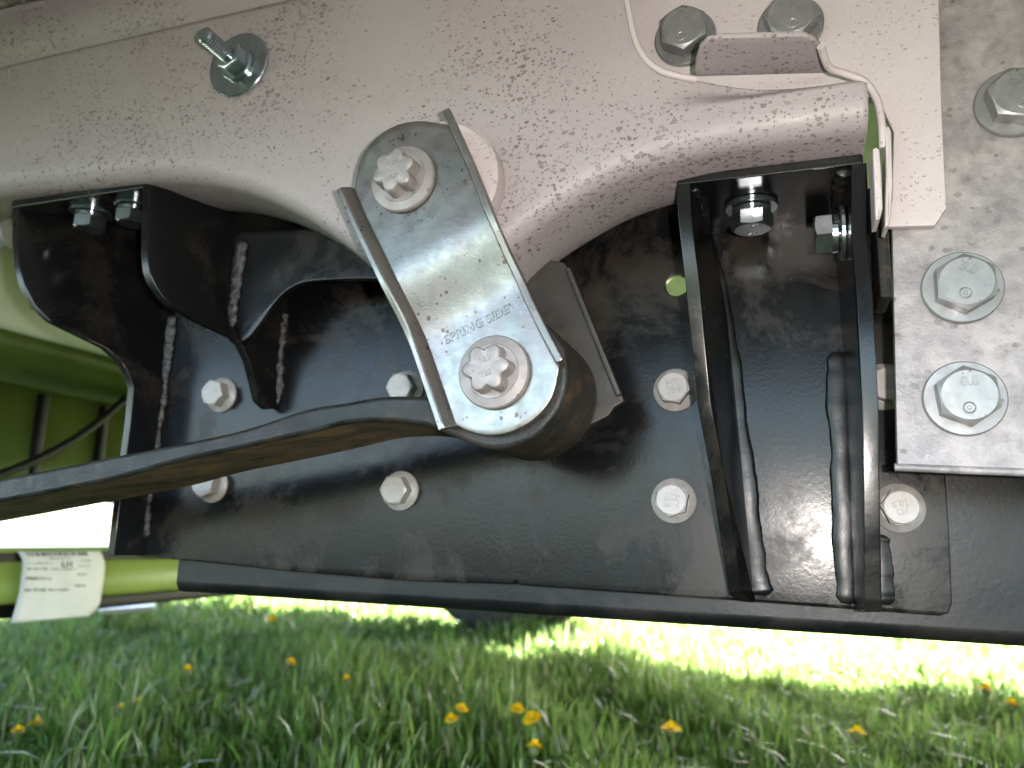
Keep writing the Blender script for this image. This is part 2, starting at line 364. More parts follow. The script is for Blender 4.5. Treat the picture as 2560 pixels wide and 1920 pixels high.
rs_ = skin('rail_side', xs2, [rail_profile(x, ZC if x <= cx[0] else float(np.interp(x, cx, cz))) for x in xs2], M_rail, rail)
fl = [(.316, ZF), (.322, ZF)] + [(.327 + .0179 * math.sin(a), ZF - .018 + .018 * math.cos(a)) for a in np.linspace(0, math.pi / 2, 9)]
skin('top_flange', xs1[::6], [fl for _ in xs1[::6]], M_rail, rail)
rim = smooth_path([Vector((p.x, face_y(p.x, p.z) - .001, p.z)) for p in cp[1:10]], 4)
tube('rim', rim, .0017, M_white, rs_, 8)
HT = P(1900, 188, .359).z
tab = [PZ(a, b, HT) for a, b in ((1735, 190), (1741, 150), (1750, 120), (1768, 104), (1796, 96), (2004, 90), (2030, 98), (2050, 114), (2064, 140), (2078, 184))]
plate('folded_tab', [(p.x, p.y) for p in tab], .0032, frame((0, 0, HT), (1, 0, 0), (0, 1, 0)), M_rail, rail, bev=.0012)
lip = smooth_path([P(a, b, y) for a, b, y in ((2052, 116, .338), (2072, 168, .350), (2110, 184, .355), (2160, 204, .357), (2190, 245, .358), (2202, 292, .359), (2206, 335, .360), (2208, 370, .361))], 6)
tube('end_lip', lip, .0018, M_white, rail, 8)
# bush sleeve standing out of the rail behind the shackle
UB = P(1012, 452, .3165); LB = P(1238, 932, .3235)          # the two shackle bolts
V, Fc = rings([(.030, .060), (.030, .002), (.0335, .001), (.0345, -.001), (.0345, -.012), (.0325, -.0145), (.024, -.0150), (.024, -.002)][::-1], 56)
mesh('bush_sleeve', [(UB.x + .0085 + a, YR + c, UB.z + .005 + b) for a, b, c in V], Fc, M_white, rail, 30)
# end lugs below the lip
for nm, y0, y1, pts in (('end_lug', .352, .368, ((2181, 372), (2190, 366), (2200, 372), (2205, 440), (2208, 520), (2200, 548), (2188, 550), (2185, 480))),
                        ('end_lug', .358, .371, ((2212, 316), (2222, 312), (2229, 326), (2233, 460), (2228, 540), (2220, 572), (2211, 568), (2214, 430)))):
    q = [P(a, b, y0) for a, b in pts]; plate(nm, [(p.x, p.z) for p in q], y1 - y0, XZ(y1), M_white, rail, bev=.0014)

# ------------------------------------------------------------------ white plate, galvanised plate
wp = thing('white_plate', 'clean white steel plate with a clipped lower corner, behind the folded tab', 'steel plate', (.03, .374, .5))
sheet('plate', ((1500, -90), (2344, -90), (2348, 0), (2355, 280), (2367, 520), (2337, 564), (2213, 567), (2230, 500), (2234, 330), (2206, 268), (2150, 225), (1500, 225)), .3725, .004, M_white, wp, bev=.0008)
gp = thing('galvanised_plate', 'mottled grey galvanised plate with three big bolts at the right edge', 'steel plate', (.1, .38, .4))
sheet('plate', ((2228, 480), (2262, -120), (3100, -120), (3100, 1194), (2560, 1180), (2252, 1173), (2243, 1160)), .377, .005, M_galv, gp, bev=.0009)
tube('lower_edge', [P(2236, 1168, .3765), P(2400, 1175, .3765), P(2560, 1181, .3765), P(3050, 1193, .3765)], .0018, M_galv, gp, 8)
rb_ = thing('rubber_packing', 'dirty brown rubber packing squeezed beside the galvanised plate edge', 'rubber strip', tuple(P(2208, 650, .40)))
box('block', tuple(P(2200, 745, .385)), tuple(P(2222, 566, .385) + Vector((0, .03, 0))), M_rubber, rb_, .002)

# ------------------------------------------------------------------ cross beam and welded towing bracket
YP = .44
ZB = .2523
beam = thing('cross_beam', 'long black cross beam behind and below the bolted bracket plate', 'beam', (-.1, .48, ZB))
bm = bmesh.new(); bmesh.ops.create_cube(bm, size=1)
lo, hi = Vector((P(443, 1440, YP + .0065).x, YP + .0065, ZB)), Vector((.62, YP + .075, ZB + .125))
for v in bm.verts: v.co = Vector([(lo[i] + hi[i]) / 2 + v.co[i] * (hi[i] - lo[i]) for i in range(3)])
es = [e for e in bm.edges if abs(e.verts[0].co.x - e.verts[1].co.x) > .1]
bmesh.ops.bevel(bm, geom=es, offset=.008, segments=6, profile=.5, affect='EDGES')
flat(from_bm('beam_tube', bm, M_beam, beam))

tb = thing('towing_bracket', 'black welded towing bracket plate with gussets bolted under the rail', 'bracket', (-.15, YP, ZB + .02))
hole = P(1692, 712, YP); hr = .0066
circ = [(hole.x + hr * math.cos(a), hole.z + hr * math.sin(a)) for a in np.linspace(0, 2 * math.pi, 25)[:-1]]
nt = [(r.x, r.z) for r in (P(535, 470, YP), P(545, 590, YP), P(625, 590, YP), P(640, 470, YP))]
outl = [(p.x, p.z) for p in [P(a, b, YP) for a, b in ((342, 1393), (447, 1399), (700, 1426), (1000, 1451), (1280, 1461), (1290, 1452), (1300, 1463), (1817, 1500), (2350, 1540), (2372, 1533), (2381, 1507), (2375, 1351), (2364, 1181), (2345, 700), (2335, 470))]]
outl += [(nt[3][0], outl[14][1] + .06)] + [(nt[2][0], nt[2][1]), (nt[1][0], nt[1][1]), (nt[0][0], outl[14][1] + .06)] + [(P(415, 470, YP).x, outl[14][1] + .06), (P(400, 800, YP).x, P(400, 800, YP).z)]
plate('back_plate', outl, .006, XZ(YP + .006), M_black, tb, bev=.001, holes=(circ,))

def prism(name, front, back, mat, parent, bev=.0007):
    """solid between two matching loops of points"""
    n = len(front); V = list(front) + list(back)
    Fc = [tuple(range(n)), tuple(range(2 * n - 1, n - 1, -1))] + [(i, (i + 1) % n, n + (i + 1) % n, n + i) for i in range(n)]
    bm = bmesh.new(); vv = [bm.verts.new(v) for v in V]
    for f in Fc: bm.faces.new([vv[i] for i in f])
    bmesh.ops.recalc_face_normals(bm, faces=bm.faces)
    if bev: bmesh.ops.bevel(bm, geom=[e for e in bm.edges if e.calc_face_angle(0) > .5], offset=bev, segments=2, profile=.5, affect='EDGES')
    return flat(from_bm(name, bm, mat, parent))
# right-hand pair of gussets
TP = .372
def gusset(name, near, base, th, mat):
    """near: free-edge points (px, py, Y) on the gusset's left face; base: points on the plate; th along +X"""
    loop = [P(*q) for q in near] + [P(*q) for q in base[::-1]]
    return prism(name, loop, [p + Vector((th, 0, 0)) for p in loop], mat, tb)
gusset('gusset', [(1691, 438, .3725), (1694, 540, .373), (1713, 707, .377), (1743, 1011, .389), (1774, 1177, .400), (1808, 1394, .418), (1820, 1480, .428), (1836, 1500, .436)],
       [(1752, 585, YP), (1790, 800, YP), (1812, 1011, YP), (1828, 1200, YP), (1846, 1350, YP), (1852, 1480, YP), (1858, 1505, YP)], .0068, M_gloss)
gusset('gusset', [(2128, 410, .3725), (2128, 594, .372), (2142, 742, .372), (2155, 1011, .372), (2158, 1264, .376), (2160, 1500, .382), (2164, 1528, .386)],
       [(2080, 560, YP), (2098, 742, YP), (2116, 1011, YP), (2124, 1264, YP), (2132, 1490, YP), (2136, 1528, YP)], .0068, M_gloss)
ztp = P(1900, 414, TP).z
a0, a1 = P(1691, 440, TP).x, P(2135, 395, TP).x
box('top_plate', (a0 + .0005, TP, ztp - .0052), (a1 + .004, YP + .001, ztp), M_gloss, tb, .0009)
weld('weld', [P(1762, 600, YP - .001), P(1800, 800, YP - .001), P(1836, 1011, YP - .001), P(1862, 1250, YP - .001), P(1884, 1400, YP - .001), P(1896, 1488, YP - .001)], .0068, M_weld, tb, .5, .22)
weld('weld', [P(2092, 880, YP - .001), P(2096, 1011, YP - .001), P(2104, 1180, YP - .001), P(2112, 1350, YP - .001), P(2116, 1510, YP - .001)], .0056, M_weld, tb, .5, .22)
weld('weld', [P(2196, 1335, YP - .001), P(2204, 1420, YP - .001), P(2206, 1512, YP - .001)], .0055, M_weld, tb, .5, .3)
weld('weld', [P(2112, 418, .377), P(2108, 440, .385), P(2102, 480, .40), P(2096, 530, .425)], .0042, M_weld, tb)
weld('weld', [P(1738, 470, .378), P(1752, 520, .40), P(1762, 570, .43)], .003, M_weld, tb)

# left-hand pair of gussets with curved free edges, their top plate and the arched web
ga_base = [(436, 560), (424, 782), (404, 953), (385, 1100), (362, 1244), (346, 1388)]
gusset('gusset', [(32, 500, .358), (30, 600, .358), (34, 665, .3585), (46, 715, .360), (72, 766, .363), (113, 805, .367), (180, 838, .380), (249, 871, .395), (284, 902, .402), (304, 930, .407), (318, 972, .4105), (310, 1060, .411), (296, 1160, .411), (282, 1260, .411), (268, 1388, .411)],
       [(a, b, YP) for a, b in ga_base], .0055, M_gloss)
gusset('gusset', [(356, 462, .354), (352, 583, .352), (351, 640, .352), (356, 682, .353), (368, 712, .355), (389, 743, .358), (414, 767, .362), (486, 809, .380), (564, 844, .399), (586, 864, .404), (606, 906, .411), (618, 953, .416), (630, 1003, .421), (652, 1024, .430)],
       [(712, 560, YP), (704, 778, YP), (696, 848, YP), (688, 930, YP), (682, 1022, YP)], .0055, M_gloss)
zl = P(35, 500, .358).z - .0006
box('top_plate', (P(32, 500, .358).x + .0006, .357, zl - .0056), (P(366, 455, .356).x, YP + .001, zl), M_gloss, tb, .0009)
YW = .404
arch = smooth_path([P(a, b, YW) for a, b in ((590, 862), (618, 848), (640, 822), (664, 788), (694, 748), (724, 722), (762, 706), (820, 700), (900, 697), (1010, 700))], 4)
arch = [(p.x, p.z) for p in arch] + [(P(1010, 600, YW).x, P(1010, 560, YW).z), (P(600, 580, YW).x, P(600, 580, YW).z), (P(575, 600, YW).x, P(575, 600, YW).z)]
plate('arched_web', arch, .0055, XZ(YW + .0055), M_gloss, tb, bev=.0012)
weld('weld', [P(424, 790, YP - .001), P(418, 870, YP - .001), P(404, 960, YP - .001), P(392, 1050, YP - .001), P(372, 1180, YP - .001), P(362, 1260, YP - .001), P(356, 1345, YP - .001)], .0062, M_weld2, tb, 1.6)
weld('weld', [P(704, 778, YP - .001), P(697, 850, YP - .001), P(690, 920, YP - .001), P(686, 1018, YP - .001)], .0058, M_weld2, tb, 1.6)
weld('weld', [P(604, 600, YW - .001), P(592, 700, YW - .001), P(580, 770, YW - .001), P(570, 822, YW - .001)], .0046, M_weld2, tb, 1.6)

# ------------------------------------------------------------------ bolts
def hexr(af): return lambda t: (af / 2) / math.cos(((t + math.pi / 6) % (math.pi / 3)) - math.pi / 6)
def part(name, V, Fc, mat, parent, ang=28):
    me = bpy.data.meshes.new(name); me.from_pydata(V, [], Fc); me.update(); finish(me, ang); me.materials.append(mat)
    o = link(bpy.data.objects.new(name, me)); o.parent = parent; return o
def hex_head(af, z0, h):
    hx = hexr(af); rt = af / 2 * .955; ch = lambda t: z0 + h - (hx(t) - rt) * .55
    return rings([(hx, z0), (hx, ch), (rt, z0 + h), (rt * .985, z0 + h + .0001)], 96)
MARK = {}
def hex_bolt(name, label, pos, axis, af, h, fl_r, fl_h, mat, marks=(), spin=0., group=None, cone=False, split=False, spring=False):
    """axis: where the head points. marks: (text, size, x, y, turn)"""
    o = thing(name, label, 'bolt', pos, group)
    o.rotation_mode = 'QUATERNION'; o.rotation_quaternion = Vector(axis).to_track_quat('Z', 'Y') @ Matrix.Rotation(spin, 3, 'Z').to_quaternion()
    if cone: V, Fc = rings([(fl_r, 0), (fl_r, fl_h * .45), (fl_r * .97, fl_h * .6), (af * .53, fl_h + .0006)], 64)
    else: V, Fc = rings([(fl_r - .0004, 0), (fl_r, .0004), (fl_r, fl_h - .0005), (fl_r - .0005, fl_h)], 64)
    part('flange' if cone else 'washer', V, Fc, mat, o)
    z = fl_h
    if spring:
        n = 40; V = []; Fc = []; ri, ro, th = af * .36, af * .53, .0026
        for i in range(n + 1):
            a = 2 * math.pi * i / n * .985; zz = fl_h + .0002 + .0009 * i / n
            for r_, dz in ((ri, 0), (ro, 0), (ro, th), (ri, th)): V.append((r_ * math.cos(a), r_ * math.sin(a), zz + dz))
        for i in range(n):
            for k in range(4): Fc.append((i * 4 + k, i * 4 + (k + 1) % 4, i * 4 + 4 + (k + 1) % 4, i * 4 + 4 + k))
        part('spring_washer', V, Fc, mat, o); z += .0036
    V, Fc = hex_head(af, z, h); hd = part('head', V, Fc, mat, o)
    for body, size, x, y, turn in marks:
        if body == 'ring':
            V = []; Fc = []; m = 20
            for i in range(m):
                a = 2 * math.pi * i / m
                for r_, zz in ((size * .62, 0), (size * .8, .00035), (size, 0)): V.append((x + r_ * math.cos(a), y + r_ * math.sin(a), z + h + zz))
            for i in range(m):
                j = (i + 1) % m
                for k in range(2): Fc.append((i * 3 + k, j * 3 + k, j * 3 + k + 1, i * 3 + k + 1))
            part('maker_mark', V, Fc, mat, hd)
            V2 = [(x + (v[0] - x) * .35, y + (v[1] - y) * .35, v[2]) for v in V]; part('maker_mark', V2, Fc, mat, hd)
        else:
            text('grade_mark', body, size, .00022, mat, hd, Matrix.Translation((x, y, z + h + .0001)) @ Matrix.Rotation(turn, 4, 'Z'))
    return o
D = Vector((0, -1, 0))
# track_quat('Z','Y') with axis -Y leaves local X along -X, so marks are turned by 180 degrees here
G1 = 'white flange bolts of the black bracket plate'
FB = dict(af=.0165, h=.0085, fl_r=.0124, fl_h=.0032, mat=M_wbolt, cone=True, group=G1)
yb = YP - .0001
for i, (px, py, sp, lab, mk) in enumerate((
        (556, 988, .3, 'white flange bolt above the leaf spring, nearest the left weld bead', ()),
        (534, 1212, .9, 'white flange bolt half hidden under the leaf spring at left', ()),
        (1017, 974, .5, 'white flange bolt peeking out behind the shackle and leaf spring', ()),
        (1003, 1227, .52, 'white flange bolt on black plate below the leaf spring', ()),
        (1689, 976, .35, 'white flange bolt marked MT 10.9, upper one beside the left gusset', (('MT\n10.9', .0052, 0, 0, 0),)),
        (1685, 1252, .85, 'white flange bolt marked MT 10.9, lower one beside the left gusset', (('MT\n10.9', .0052, 0, 0, 0),)),
        (2212, 968, .2, 'white flange bolt half hidden between right gusset and galvanised plate', (('FD\n10.9', .0046, 0, 0, 0),)),
        (2246, 1270, .45, 'white flange bolt marked FD 10.9 below the galvanised plate', (('FD\n10.9', .0046, 0, 0, 0),)))):
    turn = {4: .2, 5: -1.75, 7: 3.35}.get(i, 0)
    hex_bolt('flange_bolt', lab, P(px, py, yb), D, spin=sp, marks=tuple((a, b, x, y, math.pi * 0 + turn - sp) for a, b, x, y, _ in mk), **FB)
G2 = 'big zinc bolts of the galvanised plate'
GB = dict(af=.0225, h=.0088, fl_r=.0164, fl_h=.003, mat=M_bolt, group=G2)
for px, py, sp, lab, tw in ((2534, 262, .25, 'big zinc bolt cut by the right picture edge, topmost on galvanised plate', .4),
                            (2403, 722, .0, 'big zinc bolt on galvanised plate, the middle of three', -.5),
                            (2409, 998, .1, 'big zinc bolt on galvanised plate, the lowest of three', 0.)):
    o = hex_bolt('plate_bolt', lab, P(px, py, .3769), D, spin=sp, marks=(('8.8', .0058, .0012 * math.cos(tw), .0056, -sp + tw), ('ring', .0028, -.001, -.0055, 0)), **GB)
G3 = 'zinc bolts of the white plate'
for px, py, sp, lab, tw in ((1714, 100, .0, 'zinc bolt on white plate left of the folded tab', 2.6), (1976, 70, .3, 'zinc bolt half hidden behind the folded tab on white plate', 2.9)):
    hex_bolt('plate_bolt', lab, P(px, py, .3724), D, spin=sp, marks=(('8.8', .0058, .0, .0062, -sp + tw), ('ring', .0028, -.001, -.0058, 0)), af=.0222, h=.0092, fl_r=.0158, fl_h=.0032, mat=M_bolt, group=G3)
G4 = 'bright zinc bolts of the black bracket'
ZBk = dict(af=.019, h=.0082, fl_r=.0138, fl_h=.0024, mat=M_bright, group=G4, spring=True)
hex_bolt('bracket_bolt', 'bright zinc bolt pointing down under the right bracket top plate', PZ(1878, 512, ztp - .0053), (0, 0, -1), spin=.5, marks=(('8.8', .0045, .003, .005, 0), ('8.8', .0035, -.0045, -.004, 0)), **ZBk)
gx_r = P(2128, 594, .372).x
hex_bolt('bracket_bolt', 'bright zinc bolt lying sideways against the right gusset', (gx_r - .0006, .398, P(2110, 582, .398).z), (-1, 0, 0), spin=.2, **{**ZBk, 'af': .0185})
hex_bolt('bracket_bolt', 'bright zinc bolt pointing down under the left bracket, the more exposed one', PZ(229, 528, zl - .0053), (0, 0, -1), spin=.2, **ZBk)
hex_bolt('bracket_bolt', 'bright zinc bolt pointing down, half behind the curved gusset at left', PZ(336, 512, zl - .0053), (0, 0, -1), spin=.4, **{**ZBk, 'fl_r': .012})
hex_bolt('bracket_bolt', 'zinc bolt lying sideways at the left picture edge beside curved gusset', P(40, 585, .385), (-1, 0, 0), spin=.3, af=.018, h=.009, fl_r=.012, fl_h=.002, mat=M_bolt, group=G4)

# stud with nut and washers on the rail
sp_ = P(600, 165, YR)
stud = thing('threaded_stud', 'zinc threaded stud with hex nut and penny washer on the pale rail', 'stud', (sp_.x, YR - .0002, sp_.z))
stud.rotation_mode = 'QUATERNION'; stud.rotation_quaternion = D.to_track_quat('Z', 'Y')
V, Fc = rings([(.0005, 0), (.0205, 0), (.0212, .0004), (.0212, .0014), (.0206, .002), (.0005, .002)], 64); part('penny_washer', V, Fc, M_bright, stud)
V, Fc = rings([(.011, .0021), (.0113, .0025), (.0113, .0042), (.0108, .0046)], 48); part('spring_washer', V, Fc, M_bright, stud)
hx = hexr(.0168); V, Fc = rings([(.0079, .0047), (lambda q: min(hx(q), .0092), .0049), (hx, lambda q: .0049 + (hx(q) - .0084) * .5), (hx, lambda q: .0128 - (hx(q) - .0084) * .5), (.008, .013), (.0052, .013)], 96); part('hex_nut', V, Fc, M_bright, stud)
rs = [(.0048, .003)]
for i in range(10):
    z0 = .0125 + i * .0019
    rs += [(.0037, z0), (.0037, z0 + .0003), (.0050, z0 + .0009), (.0050, z0 + .0013)]
rs += [(.0043, rs[-1][1] + .0006), (.0036, rs[-1][1] + .0012)]
V, Fc = rings(rs, 32); part('threaded_rod', V, Fc, M_bright, stud, 40)

# ------------------------------------------------------------------ shackle
shk = thing('spring_shackle', 'zinc plated channel shackle stamped SPRING SIDE joining rail and leaf spring', 'shackle', tuple((UB + LB) / 2))
AX = (LB - UB); AX.y = 0; ALEN = AX.length; AX.normalize(); CR = Vector((AX.z, 0, -AX.x))      # CR: to the left
if CR.x > 0: CR = -CR
def joggle(q):                                  # depth of the sheet: the lower half is set deeper
    s = (Vector((q.x, 0, q.z)) - Vector((UB.x, 0, UB.z))).dot(AX) / ALEN
    return .3165 + .0072 * sst(.36, .74, s)
def onsh(px, py, extra=0):
    y = .32
    for _ in range(4): y = joggle(P(px, py, y)) + extra
    return P(px, py, y)
left = [(886, 478), (923, 560), (968, 652), (1016, 748), (1061, 841), (1098, 945), (1138, 1062)]
right = [(1124, 312), (1189, 459), (1228, 560), (1266, 648), (1306, 732), (1348, 822), (1398, 918)]
tops = [(886, 478), (890, 448), (897, 412), (912, 378), (935, 350), (966, 325), (1004, 308), (1046, 302), (1086, 305), (1124, 312)]
bots = [(1138, 1062), (1166, 1077), (1200, 1086), (1238, 1088), (1276, 1080), (1312, 1064), (1346, 1038), (1372, 1006), (1387, 972), (1398, 918)]
Lp = smooth_path([onsh(*q) for q in left], 6); Rp = smooth_path([onsh(*q) for q in right], 6)
Tp = smooth_path([onsh(*q) for q in tops], 4); Bp = smooth_path([onsh(*q) for q in bots], 4)
n1 = len(Lp); m1 = len(Tp); V = []; Fc = []
for i in range(n1):                             # transfinite patch
    u = i / (n1 - 1)
    for j in range(m1):
        w = j / (m1 - 1)
        q = (1 - w) * Lp[i] + w * Rp[i] + (1 - u) * Tp[j] + u * Bp[j] - ((1 - u) * (1 - w) * Lp[0] + (1 - u) * w * Rp[0] + u * (1 - w) * Lp[-1] + u * w * Rp[-1])
        V.append((q.x, joggle(q), q.z))
for i in range(n1 - 1):
    for j in range(m1 - 1): Fc.append((i * m1 + j, i * m1 + j + 1, (i + 1) * m1 + j + 1, (i + 1) * m1 + j))
fo = mesh('front_plate', V, Fc, M_shackle, shk, 60)
fo.data.flip_normals() if fo.data.polygons[0].normal.y > 0 else None
md = fo.modifiers.new('thickness', 'SOLIDIFY'); md.thickness = .0042; md.offset = -1
md = fo.modifiers.new('edge', 'BEVEL'); md.width = .0009; md.segments = 2; md.limit_method = 'ANGLE'; md.angle_limit = R(50)
def side_flange(name, base, out, h, th):
    """folded edge: rises h towards the camera while leaning outwards"""
    V = []; Fc = []; prof = [(0, .0042), (0, .0008), (.0004, -.0012), (.0012, -.0028), (out, -h)]
    side = -1 if out * 1 and name == 'right_flange' else 1
    for p in base:
        for o_, d_ in prof: V.append(Vector((p.x, joggle(p) + d_, p.z)) + CR * (o_ * side - .0006 * side))
        for o_, d_ in prof[::-1]: V.append(Vector((p.x, joggle(p) + d_ + .0002, p.z)) + CR * ((o_ + th) * side - .0006 * side))
    k = len(prof) * 2; n = len(base)
    for i in range(n - 1):
        for j in range(k): Fc.append((i * k + j, i * k + (j + 1) % k, (i + 1) * k + (j + 1) % k, (i + 1) * k + j))
    Fc.append(tuple(range(k))); Fc.append(tuple((n - 1) * k + j for j in range(k)))
    o = mesh(name, V, Fc, M_shackle, shk, 40)
    b = o.modifiers.new('edge', 'BEVEL'); b.width = .0006; b.segments = 2; b.limit_method = 'ANGLE'; b.angle_limit = R(45)
    return o
Lb = [Lp[0] - AX * .002] + Lp[1:-1] + [Lp[-1] + AX * .001]
side_flange('left_flange', Lb, .0042, .0062, .0032)
side_flange('right_flange', [Rp[0] - AX * .004] + Rp[1:-1] + [Rp[-1]], .0012, .0068, .0036)
# stamped lettering on the lower flat
a, b = onsh(1112, 852), onsh(1272, 772); ux = (b - a); ux.y = 0
Mt = frame(((a + b) / 2), ux, Vector((0, 0, 1))); Mt.translation = ((a + b) / 2) + Vector((0, -.0001, 0)) - shk.location
tm = text('stamped_lettering', 'SPRING SIDE', .0062, .0002, M_shackle, fo, Mt, sx=.92)
w_ = max(v.co.x for v in tm.data.vertices) - min(v.co.x for v in tm.data.vertices)
sc_ = ux.length / w_
for v in tm.data.vertices: v.co.x *= sc_
# inner plate behind the spring eye
sheet('back_plate', ((1330, 640), (1410, 655), (1440, 700), (1500, 850), (1545, 965), (1560, 1003), (1535, 1018), (1520, 1040), (1440, 1080), (1380, 1060), (1300, 800)), .3905, .0045, M_dull, shk, bev=.0012)
plate('back_flange', [(0, 0), (.076, 0), (.076, .004), (0, .005)], .003, frame(P(1426, 675, .3905) + Vector((.001, 0, 0)), (P(1557, 1001, .3905) - P(1426, 675, .3905)), (0, -1, .0)), M_dull, shk, bev=.0008)

# star-headed shackle bolts
def star_bolt(label, pos, spin, txt):
    o = thing('star_head_bolt', label, 'bolt', pos, 'star-headed bolts of the shackle'); o.rotation_mode = 'QUATERNION'
    o.rotation_quaternion = D.to_track_quat('Z', 'Y') @ Matrix.Rotation(spin, 3, 'Z').to_quaternion()
    V, Fc = rings([(.0168, 0), (.0172, .0005), (.0172, .0024), (.0166, .0032), (.0128, .0042), (.0126, .0046), (.006, .0048)], 72); part('flange', V, Fc, M_geo, o)
    def star(s): return lambda q: s * (.0082 + .0030 * abs(math.cos(3 * q)) ** 1.3)
    V, Fc = rings([(star(1.05), .0044), (star(1.01), .0052), (star(1.0), .0064), (star(1.0), .0118), (star(.965), .0127), (star(.90), .0131), (.004, .0131)], 120); hd = part('star_head', V, Fc, M_geo, o, 40)
    for body, x, y, tw in txt: text('grade_mark', body, .0036, .0002, M_geo, hd, Matrix.Translation((x, y, .01315)) @ Matrix.Rotation(tw - spin, 4, 'Z'))
    return o
star_bolt('grey star-headed flange bolt at the upper end of the shackle', Vector((UB.x, joggle(UB) - .0001, UB.z)), .35, (('10.9', -.001, -.004, .5), ('TES', .001, .003, .5)))
star_bolt('grey star-headed flange bolt below the SPRING SIDE stamping', Vector((LB.x, joggle(LB) - .0001, LB.z)), .1, (('10.9', 0, .0035, .3), ('TES', .0, -.003, .3)))

# ------------------------------------------------------------------ leaf spring
spr = thing('leaf_spring', 'dark leaf spring with rusty underside rolled into an eye at the shackle', 'leaf spring', tuple(LB))
Y0, Y1 = .3290, .389
EC = Vector((LB.x - .0005, 0, LB.z - .001)); RO, TH = .0335, .0125
tp = [(860, 1007), (760, 1024), (583, 1080), (292, 1139), (0, 1197), (-500, 1290)]
md_ = [(858, 1061), (760, 1085), (600, 1121), (428, 1158), (272, 1201), (0, 1255), (-500, 1352)]
tpp = smooth_path([P(a, b, Y0) for a, b in [(1075, 992), (1000, 989), (930, 994)] + tp], 6)
mdp = smooth_path([P(a, b, Y0) for a, b in [(1075, 1066), (1000, 1055), (930, 1054)] + md_], 6)
tx = np.array([p.x for p in tpp])[::-1]; tz = np.array([p.z for p in tpp])[::-1]; mx_ = np.array([p.x for p in mdp])[::-1]; mz = np.array([p.z for p in mdp])[::-1]
xs = np.linspace(P(1075, 1030, Y0).x, P(-450, 1300, Y0).x, 70)
outer = []; inner = []
for i in range(30):                             # the rolled eye, from its closing end round to the bottom
    a = R(200 - i * (312 / 29)); outer.append((EC.x + RO * math.cos(a), EC.z + RO * math.sin(a))); inner.append((EC.x + (RO - .0105) * math.cos(a), EC.z + (RO - .0105) * math.sin(a)))
for x in xs: outer.append((float(x), float(np.interp(x, mx_, mz)))); inner.append((float(x), float(np.interp(x, tx, tz))))
V = []; Fc = []; mi = []
for (ox, oz), (ix, iz) in zip(outer, inner): V += [(ox, Y0, oz), (ox, Y1, oz), (ix, Y1, iz), (ix, Y0, iz)]
n = len(outer)
for i in range(n - 1):
    for k in range(4): Fc.append((i * 4 + k, i * 4 + (k + 1) % 4, i * 4 + 4 + (k + 1) % 4, i * 4 + 4 + k))
Fc += [(0, 1, 2, 3), tuple((n - 1) * 4 + k for k in range(4))]
lf = mesh('leaf', V, Fc, [M_spring, M_rust, M_eye], spr, 45)
for i, p in enumerate(lf.data.polygons): p.material_index = (2 if i // 4 < 29 else 1) if i < (n - 1) * 4 and i % 4 == 0 else 0
bv = lf.modifiers.new('edge', 'BEVEL'); bv.width = .0022; bv.segments = 3; bv.limit_method = 'ANGLE'; bv.angle_limit = R(50); bv.material = 0
V, Fc = rings([(.0228, 0), (.0228, Y1 - Y0 + .0016)], 48); mesh('rubber_bush', [(EC.x + a, Y0 - .0008 + c, EC.z + b) for a, b, c in V], Fc, M_rubber, spr)

# ------------------------------------------------------------------ bodywork at the left: apron, cable, lower bar with label
d0 = ray(0, 1375); XB = float(d0[0] * (-.038 / d0[2]))
ap = thing('body_apron', 'pale body panel with a green lower part behind the left gusset', 'body panel', (XB, .6, .45))
def lateral(name, prof, y0, y1, mat, parent, ang=40):    # profile (x, z) drawn out across the vehicle
    n = len(prof); V = [(a, y0, b) for a, b in prof] + [(a, y1, b) for a, b in prof]
    Fc = [(i, i + 1, n + i + 1, n + i) for i in range(n - 1)]
    o = mesh(name, V, Fc, mat, parent, ang); s = o.modifiers.new('thickness', 'SOLIDIFY'); s.thickness = .004; s.offset = 0; return o
XA = XB + .02
z1 = PX(0, 822, XA).z; z2 = PX(0, 860, XA).z
lateral('upper_panel', [(XA, ZF + .02), (XA, z1 + .01), (XA - .003, z1 + .003)], .25, 1.95, M_body, ap)
lateral('step', [(XA - .0035, z1 + .002), (XA - .012, z2 - .003), (XA - .05, z2 - .012), (XA - .17, z2 - .012)], .25, 1.95, M_dgreen, ap)
XL = XA - .16; zl2 = PX(0, 1240, XL).z
lateral('lower_panel', [(XL, z2), (XL, zl2 + .06), (XL + .006, zl2 + .05), (XL + .006, zl2 + .02), (XL - .02, zl2)], .25, 1.95, M_dgreen, ap)
for px in (98, 255):
    q = PX(px, 1000, XL); box('rib', (XL + .001, q.y - .006, zl2 + .03), (XL + .016, q.y + .006, z2 - .02), M_plast, ap, .003)
st = [PX(a, b, XA - .03) for a, b in ((108, 800), (249, 866), (290, 903), (272, 918), (180, 893), (108, 888))]
plate('stay', [(p.y, p.z) for p in st], .004, frame((XA - .03, 0, 0), (0, 1, 0), (0, 0, 1)), M_lime, ap)
cb = thing('hanging_cable', 'black cable sagging in front of the green panel at left', 'cable', tuple(PX(150, 1110, XA - .08)))
tube('cable', smooth_path([PX(a, b, XA - .08) for a, b in ((-260, 1240), (-100, 1215), (0, 1186), (90, 1150), (180, 1102), (250, 1052), (310, 1000), (380, 930))], 6), .006, M_plast, cb, 10)

